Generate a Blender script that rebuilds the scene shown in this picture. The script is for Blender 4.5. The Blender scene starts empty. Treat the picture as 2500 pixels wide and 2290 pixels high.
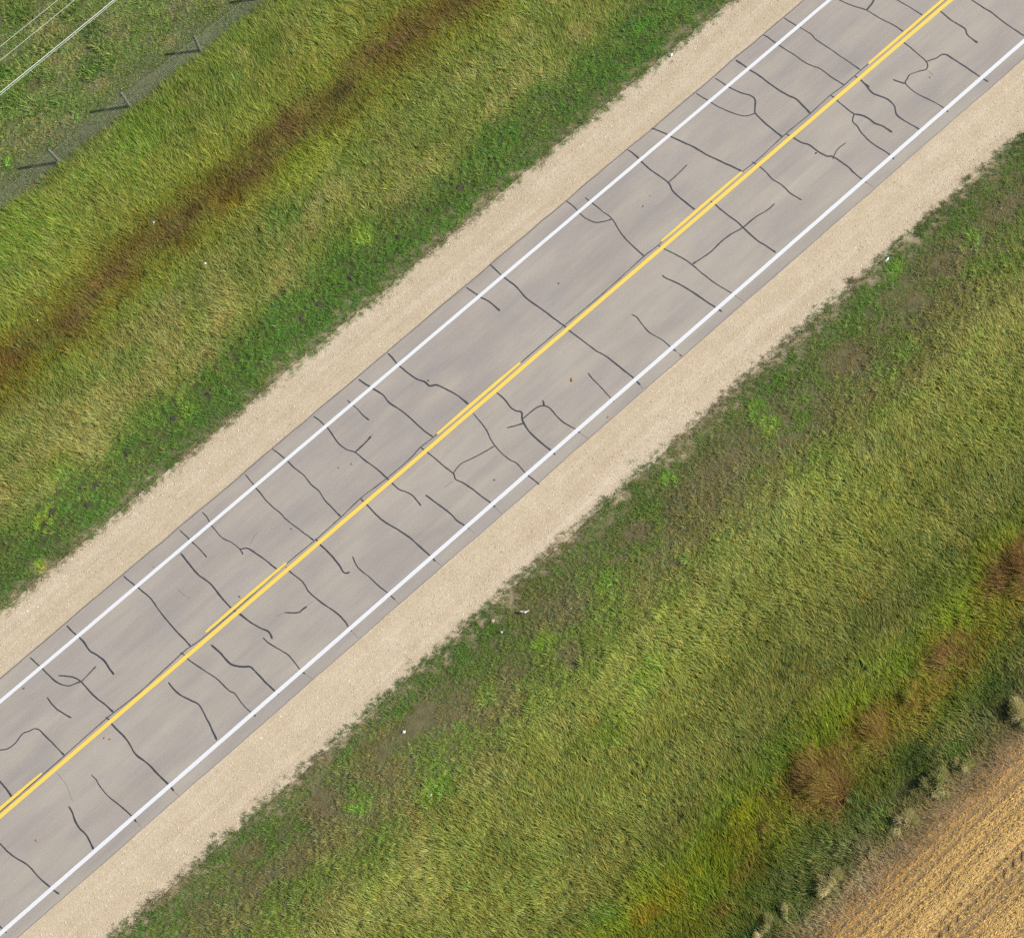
import bpy, math
import numpy as np
from mathutils import Matrix, Vector

# ------------------------------------------------------------------ camera
SC = bpy.context.scene
IW, IH = 2500.0, 2290.0                       # pixel frame of the survey points below
CX, CY = IW / 2, IH / 2
VP = np.array([21961.0, -16855.0])            # where the road direction vanishes
ND = np.array([140.0, 640.0])                 # offset of the nadir point from the picture centre
_v = VP - np.array([CX, CY])
FPX = math.sqrt(-float(_v @ ND))
_down = np.r_[ND, FPX]; _down /= np.linalg.norm(_down)
_X = np.r_[_v, FPX]; _X /= np.linalg.norm(_X)
_Z = -_down
_Y = np.cross(_Z, _X)
ROT = np.array([_X, _Y, _Z])                  # camera frame (right, down, forward) -> world
CAM = np.array([0.0, 0.0, 49.229])

def _gy(u, v):
    d = ROT @ np.r_[u - CX, v - CY, FPX]
    return (d * (-CAM[2] / d[2]))[1]
CAM[1] = -_gy(1000, 1995 - 859.0)             # the solid yellow line lies on y = 0

def at(u, v, z=0.0):
    """survey pixel -> world point on the height z"""
    d = ROT @ np.array([u - CX, v - CY, FPX])
    t = (z - CAM[2]) / d[2]
    p = CAM + d * t
    return np.array([p[0], p[1], z])

def project(P):
    q = (P - CAM) @ ROT
    return q[:, 0] / q[:, 2] * FPX + CX, q[:, 1] / q[:, 2] * FPX + CY

cam_data = bpy.data.cameras.new('camera')
cam = bpy.data.objects.new('camera', cam_data)
SC.collection.objects.link(cam)
_r = ROT @ np.array([1, 0, 0.0]); _u = ROT @ np.array([0, -1, 0.0]); _b = ROT @ np.array([0, 0, -1.0])
cam.matrix_world = Matrix(((_r[0], _u[0], _b[0], CAM[0]), (_r[1], _u[1], _b[1], CAM[1]),
                           (_r[2], _u[2], _b[2], CAM[2]), (0, 0, 0, 1)))
cam_data.sensor_fit = 'HORIZONTAL'; cam_data.sensor_width = 36.0
cam_data.lens = FPX / IW * 36.0
cam_data.clip_start = 0.5; cam_data.clip_end = 5000
SC.camera = cam

# ------------------------------------------------------------------ light
SUN_DIR = Vector((0.852, -0.523, 0.60)).normalized()      # towards the sun (about 31 degrees high)
ELEV = math.asin(SUN_DIR.z)
w = bpy.data.worlds.new('World'); SC.world = w; w.use_nodes = True
nt = w.node_tree; nt.nodes.clear()
sky = nt.nodes.new('ShaderNodeTexSky'); sky.sky_type = 'NISHITA'; sky.sun_disc = False
sky.sun_elevation = ELEV; sky.sun_rotation = math.atan2(SUN_DIR.x, SUN_DIR.y)
sky.dust_density = 1.5
bg = nt.nodes.new('ShaderNodeBackground'); bg.inputs[1].default_value = 0.11
wo = nt.nodes.new('ShaderNodeOutputWorld')
nt.links.new(sky.outputs[0], bg.inputs[0]); nt.links.new(bg.outputs[0], wo.inputs[0])
sd = bpy.data.lights.new('sun', 'SUN'); sd.energy = 4.2; sd.angle = math.radians(0.6); sd.color = (1.0, 0.945, 0.86)
so = bpy.data.objects.new('sun', sd); SC.collection.objects.link(so)
so.rotation_euler = (-SUN_DIR).to_track_quat('-Z', 'Y').to_euler(); so.location = (20, -15, 60)
SC.view_settings.view_transform = 'Standard'; SC.view_settings.look = 'None'
SC.view_settings.exposure = 0.85; SC.view_settings.gamma = 1.0; SC.view_settings.use_curve_mapping = False
SC.cycles.use_denoising = False
SC.cycles.max_bounces = 6; SC.cycles.diffuse_bounces = 3; SC.cycles.transmission_bounces = 3

# ------------------------------------------------------------------ helpers
RNG = np.random.default_rng(7)

def lin(c):
    c = np.asarray(c, float) / 255.0
    return np.where(c <= 0.04045, c / 12.92, ((c + 0.055) / 1.055) ** 2.4)

def _hash(ix, iy, seed):
    h = (ix.astype(np.int64) * 374761393 + iy.astype(np.int64) * 668265263 + seed * 1442695041) & 0xffffffff
    h = ((h ^ (h >> 13)) * 1274126177) & 0xffffffff
    h = ((h ^ (h >> 16)) * 2246822519) & 0xffffffff
    return ((h ^ (h >> 15)) & 0xffffff) / float(0xffffff)

def noise(x, y, scale, seed=0, octaves=3):
    """value noise, about -1..1; scale = size of a feature in metres"""
    out = np.zeros(np.shape(x)); amp, tot = 1.0, 0.0
    x = np.asarray(x, float) / scale; y = np.asarray(y, float) / scale
    for o in range(octaves):
        ca, sa = math.cos(0.6 * o + .3), math.sin(0.6 * o + .3)
        X = x * ca - y * sa + 17.3 * o; Y = x * sa + y * ca - 9.1 * o
        ix, iy = np.floor(X), np.floor(Y); fx, fy = X - ix, Y - iy
        fx = fx * fx * (3 - 2 * fx); fy = fy * fy * (3 - 2 * fy)
        a = _hash(ix, iy, seed + o); b = _hash(ix + 1, iy, seed + o)
        c = _hash(ix, iy + 1, seed + o); d = _hash(ix + 1, iy + 1, seed + o)
        out += amp * ((a * (1 - fx) + b * fx) * (1 - fy) + (c * (1 - fx) + d * fx) * fy) * 1.0
        tot += amp; amp *= 0.5; x = x * 2.03; y = y * 2.03
    return (out / tot - 0.5) * 2.6

def smooth(a, b, x):
    t = np.clip((x - a) / (b - a), 0, 1); return t * t * (3 - 2 * t)

_ZY = [-4000, -60, -24.5, -18, -12, -7.4, -6.4, 6.4, 7.4, 12, 15.3, 18.5, 21.4, 24, 60, 4000]
_ZV = [-.25, -.25, -.25, -.55, -.36, -.12, -.10, -.10, -.12, -.42, -.6, -.38, -.12, -.05, 0, 0]
def zg(y):
    return np.interp(y, _ZY, _ZV)

def on_ground(u, v):
    z = 0.0
    for _ in range(4):
        p = at(u, v, z); z = float(zg(p[1]))
    return at(u, v, z)

def link(o):
    SC.collection.objects.link(o); return o

def mesh_obj(name, V, F, mat, parent=None, smooth_=False):
    me = bpy.data.meshes.new(name)
    me.from_pydata([tuple(map(float, p)) for p in V], [], [tuple(int(i) for i in f) for f in F])
    me.materials.append(mat)
    if smooth_:
        me.polygons.foreach_set('use_smooth', [True] * len(me.polygons))
    me.update()
    o = link(bpy.data.objects.new(name, me))
    if parent is not None: o.parent = parent
    return o

def empty(name, loc):
    o = link(bpy.data.objects.new(name, None)); o.location = tuple(map(float, loc)); return o

def tag(o, label=None, cat=None, group=None, kind=None):
    if label: o['label'] = label
    if cat: o['category'] = cat
    if group: o['group'] = group
    if kind: o['kind'] = kind
    return o

def tube(pts, r, n=6, r1=None, caps=True):
    pts = np.asarray(pts, float); V, F = [], []
    m = len(pts)
    for i, p in enumerate(pts):
        t = pts[min(i + 1, m - 1)] - pts[max(i - 1, 0)]; t /= np.linalg.norm(t)
        a = np.cross(t, [0, 0, 1.0])
        if np.linalg.norm(a) < 1e-3: a = np.array([1.0, 0, 0])
        a /= np.linalg.norm(a); b = np.cross(t, a)
        rr = r if r1 is None else r + (r1 - r) * i / (m - 1)
        for k in range(n):
            g = 2 * math.pi * k / n; V.append(p + rr * (a * math.cos(g) + b * math.sin(g)))
    for i in range(m - 1):
        for k in range(n):
            F.append((i * n + k, i * n + (k + 1) % n, (i + 1) * n + (k + 1) % n, (i + 1) * n + k))
    if caps:
        F.append(tuple(range(n))[::-1]); F.append(tuple((m - 1) * n + k for k in range(n)))
    return V, F

# ------------------------------------------------------------------ materials
class N:
    def __init__(self, name):
        self.m = bpy.data.materials.new(name); self.m.use_nodes = True
        self.t = self.m.node_tree; self.t.nodes.clear()
        self.out = self.t.nodes.new('ShaderNodeOutputMaterial')
    def n(self, typ, **kw):
        x = self.t.nodes.new(typ)
        for k, v in kw.items():
            if k.startswith('i_'):
                key = k[2:]; key = int(key) if key.isdigit() else key.replace('_', ' ')
                x.inputs[key].default_value = v
            else: setattr(x, k, v)
        return x
    def l(self, a, b): self.t.links.new(a, b)
    def ramp(self, fac, stops, interp='LINEAR'):
        r = self.n('ShaderNodeValToRGB'); r.color_ramp.interpolation = interp
        e = r.color_ramp.elements
        while len(e) < len(stops): e.new(0.5)
        for k, (p, c) in enumerate(stops):
            e[k].position = p; e[k].color = (*c, 1) if len(c) == 3 else c
        self.l(fac, r.inputs[0]); return r.outputs[0]
    def mix(self, fac, a, b, mode='MIX'):
        x = self.n('ShaderNodeMix', data_type='RGBA', blend_type=mode)
        for s, v in ((0, fac), (6, a), (7, b)):
            if hasattr(v, 'is_linked') or hasattr(v, 'links'): self.l(v, x.inputs[s])
            else: x.inputs[s].default_value = v if s == 0 else (*v, 1)
        return x.outputs[2]
    def tex(self, vec, scale, detail=2.0, rough=0.5, dist=0.0):
        x = self.n('ShaderNodeTexNoise'); x.inputs['Scale'].default_value = scale
        x.inputs['Detail'].default_value = detail; x.inputs['Roughness'].default_value = rough
        x.inputs['Distortion'].default_value = dist
        self.l(vec, x.inputs['Vector']); return x.outputs['Fac']
    def pos(self, rot=0.0, scale=(1, 1, 1)):
        g = self.n('ShaderNodeNewGeometry'); mp = self.n('ShaderNodeMapping')
        mp.inputs['Rotation'].default_value = (0, 0, rot); mp.inputs['Scale'].default_value = scale
        self.l(g.outputs['Position'], mp.inputs['Vector']); return mp.outputs[0]
    def finish(self, color, rough=0.9, bump=None, strength=0.3, dist=0.01, spec=0.25):
        p = self.n('ShaderNodeBsdfPrincipled'); p.inputs['Roughness'].default_value = rough
        p.inputs['Specular IOR Level'].default_value = spec
        if hasattr(color, 'links'): self.l(color, p.inputs['Base Color'])
        else: p.inputs['Base Color'].default_value = (*color, 1)
        if bump is not None:
            b = self.n('ShaderNodeBump'); b.inputs['Strength'].default_value = strength
            b.inputs['Distance'].default_value = dist
            self.l(bump, b.inputs['Height']); self.l(b.outputs[0], p.inputs['Normal'])
        self.l(p.outputs[0], self.out.inputs[0]); return self.m

def simple(name, col, rough=0.8, var=0.2, scale=30.0, spec=0.3):
    k = N(name); P = k.pos()
    c = k.ramp(k.tex(P, scale, 3), [(0.3, tuple(np.array(col) * (1 - var))), (0.7, tuple(np.array(col) * (1 + var)))])
    return k.finish(c, rough, spec=spec)

def asphalt_mat():
    k = N('asphalt'); P = k.pos()
    wave = k.tex(k.pos(rot=math.radians(-12), scale=(0.16, 0.62, 1)), 1.0, 2.5, 0.5, 0.4)
    base = k.ramp(wave, [(0.28, (0.256, 0.230, 0.200)), (0.5, (0.281, 0.251, 0.213)), (0.72, (0.302, 0.270, 0.226))])
    rip = k.ramp(k.tex(k.pos(rot=math.radians(22), scale=(0.24, 1.7, 1)), 1.0, 3, 0.55, 0.5), [(0.36, (0.945, 0.94, 0.945)), (0.60, (1.025, 1.025, 1.018))])
    base = k.mix(1.0, base, rip, 'MULTIPLY')
    lon = k.ramp(k.tex(k.pos(scale=(0.10, 5.0, 1)), 1.0, 4, 0.65), [(0.3, (0.965, 0.962, 0.968)), (0.7, (1.03, 1.03, 1.025))])
    base = k.mix(1.0, base, lon, 'MULTIPLY')
    blot = k.ramp(k.tex(k.pos(scale=(0.5, 1.2, 1)), 0.8, 3), [(0.35, (0.93, 0.93, 0.96)), (0.7, (1.05, 1.04, 1.01))])
    c = k.mix(1.0, base, blot, 'MULTIPLY')
    g1 = k.ramp(k.tex(P, 22, 3, 0.75), [(0.3, (0.85, 0.85, 0.86)), (0.7, (1.13, 1.13, 1.12))])
    c = k.mix(1.0, c, g1, 'MULTIPLY')
    g2 = k.ramp(k.tex(P, 75, 2, 0.7), [(0.32, (0.77, 0.77, 0.79)), (0.68, (1.20, 1.20, 1.18))])
    c = k.mix(1.0, c, g2, 'MULTIPLY')
    # dark specks of exposed stone
    sp = k.ramp(k.tex(P, 9.0, 6, 0.8), [(0.70, (0, 0, 0)), (0.76, (1, 1, 1))])
    c = k.mix(sp, c, (0.13, 0.12, 0.13))
    # a slightly darker, coarser strip outside each edge line and along the lane centres (tyre polish)
    g = k.n('ShaderNodeNewGeometry'); s = k.n('ShaderNodeSeparateXYZ'); k.l(g.outputs['Position'], s.inputs[0])
    mr = k.n('ShaderNodeMapRange'); mr.inputs[1].default_value = -5; mr.inputs[2].default_value = 5
    k.l(s.outputs[1], mr.inputs[0])
    def q(y): return (y + 5) / 10
    lane = k.ramp(mr.outputs[0], [(q(-4.2), (0.985, 0.985, 0.98)), (q(-3.5), (1, 1, 1)), (q(-2.7), (0.99, 0.985, 0.98)),
                                  (q(-1.8), (1.035, 1.03, 1.02)), (q(-0.2), (1.02, 1.01, 1.0)), (q(0.6), (0.985, 0.985, 0.99)),
                                  (q(1.9), (0.97, 0.965, 0.975)), (q(3.2), (1.0, 0.995, 1.0)), (q(4.4), (0.985, 0.985, 0.98))])
    c = k.mix(1.0, c, lane, 'MULTIPLY')
    return k.finish(c, 0.92, k.tex(P, 60, 2, 0.7), 0.55, 0.006, 0.2)

def gravel_mat():
    k = N('gravel'); P = k.pos()
    band = k.tex(k.pos(rot=math.radians(-1), scale=(0.09, 2.2, 1)), 1.0, 4, 0.65, 0.25)
    c = k.ramp(band, [(0.3, (0.375, 0.298, 0.196)), (0.5, (0.405, 0.330, 0.223)), (0.7, (0.438, 0.366, 0.260))])
    vo = k.n('ShaderNodeTexVoronoi'); vo.inputs['Scale'].default_value = 26; k.l(P, vo.inputs['Vector'])
    st = k.n('ShaderNodeSeparateColor'); k.l(vo.outputs['Color'], st.inputs[0])
    g = k.ramp(st.outputs[0], [(0.0, (0.86, 0.84, 0.83)), (0.25, (0.96, 0.95, 0.94)), (0.8, (1.02, 1.03, 1.04)), (1.0, (1.16, 1.18, 1.21))])
    c = k.mix(1.0, c, g, 'MULTIPLY')
    g1 = k.ramp(k.tex(P, 45, 3, 0.8), [(0.3, (0.90, 0.89, 0.88)), (0.7, (1.07, 1.08, 1.10))])
    c = k.mix(1.0, c, g1, 'MULTIPLY')
    bl = k.ramp(k.tex(P, 1.1, 4, 0.6), [(0.35, (0.95, 0.94, 0.92)), (0.65, (1.04, 1.04, 1.05))])
    c = k.mix(1.0, c, bl, 'MULTIPLY')
    hb = k.n('ShaderNodeMath', operation='ADD'); k.l(k.tex(P, 30, 3, 0.7), hb.inputs[0]); k.l(vo.outputs['Distance'], hb.inputs[1])
    return k.finish(c, 0.95, hb.outputs[0], 0.35, 0.015, 0.15)

def ground_mat():
    k = N('soil_and_field'); P = k.pos()
    g = k.n('ShaderNodeNewGeometry'); s = k.n('ShaderNodeSeparateXYZ'); k.l(g.outputs['Position'], s.inputs[0])
    wob = k.tex(P, 0.5, 3, 0.6)
    a = k.n('ShaderNodeMath', operation='MULTIPLY_ADD'); k.l(wob, a.inputs[0]); a.inputs[1].default_value = 1.4; k.l(s.outputs[1], a.inputs[2])
    mr = k.n('ShaderNodeMapRange'); mr.inputs[1].default_value = -32 + .7; mr.inputs[2].default_value = 32 + .7
    k.l(a.outputs[0], mr.inputs[0])
    def q(y): return (y + 32) / 64
    green = (0.085, 0.094, 0.034)
    c = k.ramp(mr.outputs[0], [(q(-25.0), (0.200, 0.135, 0.068)), (q(-24.2), (0.16, 0.12, 0.06)), (q(-23.2), (0.060, 0.060, 0.026)),
                               (q(-18), green), (q(-11.5), (0.085, 0.080, 0.035)), (q(-9.5), (0.105, 0.094, 0.048)), (q(-7.6), (0.095, 0.088, 0.042)), (q(-6.9), (0.27, 0.215, 0.14)),
                               (q(6.9), (0.26, 0.205, 0.13)), (q(7.6), (0.070, 0.078, 0.030)), (q(13), (0.085, 0.09, 0.036)),
                               (q(15.3), (0.066, 0.054, 0.022)), (q(17.5), green), (q(21.0), (0.075, 0.078, 0.030)),
                               (q(21.7), (0.092, 0.102, 0.052)), (q(23.2), (0.098, 0.108, 0.052)), (q(24.5), (0.095, 0.105, 0.045))])
    v1 = k.ramp(k.tex(P, 3.0, 5, 0.7), [(0.3, (0.72, 0.74, 0.72)), (0.7, (1.3, 1.26, 1.26))])
    c = k.mix(1.0, c, v1, 'MULTIPLY')
    v2 = k.ramp(k.tex(P, 30, 3, 0.8), [(0.3, (0.65, 0.66, 0.66)), (0.7, (1.35, 1.33, 1.3))])
    c = k.mix(1.0, c, v2, 'MULTIPLY')
    return k.finish(c, 0.95, k.tex(P, 18, 4, 0.8), 0.8, 0.03, 0.1)

def blade_mat(name, trans=0.3, rough=0.7, spec=0.12):
    k = N(name)
    at_ = k.n('ShaderNodeAttribute', attribute_name='col')
    p = k.n('ShaderNodeBsdfPrincipled'); p.inputs['Roughness'].default_value = rough
    p.inputs['Specular IOR Level'].default_value = spec
    k.l(at_.outputs['Color'], p.inputs['Base Color'])
    tr = k.n('ShaderNodeBsdfTranslucent')
    tc = k.mix(1.0, at_.outputs['Color'], (1.15, 1.2, 0.7), 'MULTIPLY'); k.l(tc, tr.inputs[0])
    m = k.n('ShaderNodeMixShader'); m.inputs[0].default_value = trans
    k.l(p.outputs[0], m.inputs[1]); k.l(tr.outputs[0], m.inputs[2]); k.l(m.outputs[0], k.out.inputs[0])
    return k.m

def paint_mat(name, col, worn):
    k = N(name); P = k.pos()
    c = k.ramp(k.tex(P, 40, 3, 0.7), [(0.3, tuple(np.array(col) * 0.93)), (0.7, tuple(np.minimum(np.array(col) * 1.06, 0.9)))])
    wr = k.ramp(k.tex(P, 14, 6, 0.8), [(0.71, (0, 0, 0)), (0.78, (1, 1, 1))])
    c = k.mix(wr, c, worn)
    return k.finish(c, 0.75, k.tex(P, 70, 2), 0.3, 0.004, 0.3)

M_ASPH = asphalt_mat(); M_GRAV = gravel_mat(); M_GROUND = ground_mat()
M_BLADE = blade_mat('grass_blades', 0.34); M_STRAW = blade_mat('dry_straw', 0.12, 0.6, 0.25)
M_WHITE = paint_mat('white_road_paint', (0.52, 0.52, 0.515), (0.40, 0.38, 0.35))
M_YEL = paint_mat('yellow_road_paint', (0.60, 0.42, 0.075), (0.44, 0.32, 0.11))
M_TAR = simple('crack_sealant', (0.036, 0.037, 0.041), 0.5, 0.35, 18, 0.4)
M_JOINT = simple('joint_sealant', (0.062, 0.058, 0.062), 0.6, 0.35, 18, 0.3)
M_HAIR = simple('open_crack', (0.115, 0.10, 0.095), 0.9, 0.3, 25, 0.1)
M_WOOD = simple('weathered_wood', (0.098, 0.105, 0.08), 0.85, 0.3, 12)
M_WIRE = simple('galvanised_wire', (0.20, 0.21, 0.18), 0.7, 0.15, 20, 0.5)
M_CABLE = simple('bare_cable', (0.50, 0.50, 0.46), 0.5, 0.08, 20, 0.5)
M_CABLE2 = simple('aged_cable', (0.34, 0.38, 0.34), 0.55, 0.08, 20, 0.4)
M_PLAST = simple('white_plastic', (0.50, 0.50, 0.50), 0.4, 0.06, 15, 0.5)
M_BLUE = simple('pale_blue_plastic', (0.30, 0.50, 0.66), 0.35, 0.1, 15, 0.5)
M_RED = simple('red_plastic', (0.62, 0.12, 0.13), 0.45, 0.1, 15, 0.5)
M_ROCK = simple('pale_stone', (0.50, 0.47, 0.40), 0.85, 0.2, 25)
M_PINK = simple('pinkish_stone', (0.34, 0.22, 0.17), 0.9, 0.25, 25)
M_CLODO = simple('orange_earth', (0.30, 0.155, 0.065), 0.95, 0.3, 40, 0.1)
M_CLODB = simple('brown_earth', (0.13, 0.082, 0.05), 0.95, 0.3, 40, 0.1)
M_CLODK = simple('dark_crumb', (0.035, 0.03, 0.03), 0.9, 0.2, 40, 0.1)
M_MOUND = simple('dug_soil', (0.052, 0.046, 0.034), 0.95, 0.4, 22, 0.1)

# ------------------------------------------------------------------ the ground, the gravel and the road
xs = np.unique(np.r_[np.linspace(-3000, -60, 12), np.arange(-60, 80.1, 2.5), np.linspace(80, 3000, 12)])
ys = np.unique(np.r_[-3000, -900, -300, -100, np.arange(-60, 60.1, 0.75), 100, 300, 900, 3000])
X_, Y_ = np.meshgrid(xs, ys)
near = np.exp(-((X_ - 7) / 60) ** 2 - (Y_ / 45) ** 2) * (np.abs(Y_) > 7.6)
Zg = zg(Y_) + near * 0.05 * noise(X_, Y_, 3.0, 5)
V = np.stack([X_.ravel(), Y_.ravel(), Zg.ravel()], 1)
nx = len(xs)
F = [(j * nx + i, j * nx + i + 1, (j + 1) * nx + i + 1, (j + 1) * nx + i) for j in range(len(ys) - 1) for i in range(nx - 1)]
tag(mesh_obj('ground', V, F, M_GROUND, smooth_=True), 'brown soil under the verges, the pasture and the stubble field', kind='structure')

RX = np.unique(np.r_[-900, -300, -100, np.arange(-40, 60.01, 0.5), 100, 300, 900])
def strip(name, fy0, fy1, z0, z1, mat, thick=0.0, parent=None, xs_=RX, nyy=1):
    V, F = [], []; n = len(xs_)
    for j in range(nyy + 1):
        t = j / nyy
        for x in xs_:
            V.append((x, fy0(x) * (1 - t) + fy1(x) * t, z0 * (1 - t) + z1 * t))
    for j in range(nyy):
        for i in range(n - 1): F.append((j * n + i, j * n + i + 1, (j + 1) * n + i + 1, (j + 1) * n + i))
    if thick:
        b = len(V)
        for r_ in (0, nyy):
            for i in range(n): x, y, z = V[r_ * n + i]; V.append((x, y, z - thick))
        for i in range(n - 1):
            F.append((i, b + i, b + i + 1, i + 1)); F.append((nyy * n + i, nyy * n + i + 1, b + n + i + 1, b + n + i))
    return mesh_obj(name, V, F, mat, parent)

def wob(seed, amp, sc): return lambda x: amp * float(noise(np.array([x]), np.array([0.0]), sc, seed, 4)[0])
w1, w2, w3, w4 = wob(11, .022, 1.2), wob(12, .03, 1.2), wob(13, .13, 1.0), wob(14, .16, 0.9)
road = tag(strip('road', lambda x: -4.20 + w1(x), lambda x: 4.49 + w2(x), 0, 0, M_ASPH, thick=0.09),
           'grey beige two lane asphalt road with sealed cracks crossing it', kind='structure')
RXF = np.unique(np.r_[-900, -300, -100, -60, np.arange(-32, 46.01, 0.07), 60, 100, 300, 900])
def rag(x, seed, amp):
    x = np.asarray(x, float)
    return amp * (noise(x, x * 0, 1.6, seed, 3) + 0.8 * noise(x, x * 0 + 5, 0.32, seed + 3, 3))
_r3 = dict(zip(RXF, 6.74 + rag(RXF, 13, .06))); _r4 = dict(zip(RXF, -6.72 + rag(RXF, 14, .07)))
tag(strip('gravel_shoulder', lambda x: 4.40, lambda x: _r3[x], -0.018, -0.07, M_GRAV, nyy=3, xs_=RXF),
    'pale tan gravel shoulder on the fence side of the road', kind='structure')
tag(strip('gravel_shoulder', lambda x: _r4[x], lambda x: -4.10, -0.07, -0.018, M_GRAV, nyy=3, xs_=RXF),
    'pale tan gravel shoulder on the stubble field side of the road', kind='structure')

# painted lines
def paint(name, y, wd, x0, x1, mat, z, seed, taper=None):
    n = max(2, int((x1 - x0) / 0.12)); xx = np.linspace(x0, x1, n)
    e1 = 0.004 * noise(xx, xx * 0, 0.3, seed); e2 = 0.004 * noise(xx, xx * 0, 0.3, seed + 5)
    mid = y + 0.012 * noise(xx, xx * 0, 9.0, seed + 9)
    hw = np.full(n, wd / 2)
    if taper:
        d = np.minimum(xx - x0, x1 - xx); hw = hw * np.interp(d, [0, 0.1, 0.7, 1.2], [.55, .72, .8, 1.0])
    V = [(x, m - h + a, z) for x, m, h, a in zip(xx, mid, hw, e1)] + [(x, m + h + b, z) for x, m, h, b in zip(xx, mid, hw, e2)]
    F = [(i, i + 1, n + i + 1, n + i) for i in range(n - 1)]
    return mesh_obj(name, V, F, mat, road)
tag(paint('edge_line', 3.70, 0.150, -45, 62, M_WHITE, 0.0095, 31), 'white edge line on the fence side')
tag(paint('edge_line', -3.59, 0.165, -45, 62, M_WHITE, 0.0095, 32), 'white edge line on the stubble field side')
tag(paint('centre_line', 0.02, 0.165, -45, 62, M_YEL, 0.0095, 33), 'unbroken yellow centre line')
for (ua, va), (ub, vb) in (((-260, 2190), (104, 1889)), ((503, 1545), (701, 1376)), ((1067, 1060), (1271, 886)),
                           ((1615, 591), (1812, 421)), ((2121, 158), (2420, -95))):
    a, b = at(ua, va), at(ub, vb)
    tag(paint('passing_line', 0.262, 0.135, a[0], b[0], M_YEL, 0.0095, int(ua) + 400, True), 'short yellow line beside the unbroken one')

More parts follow.
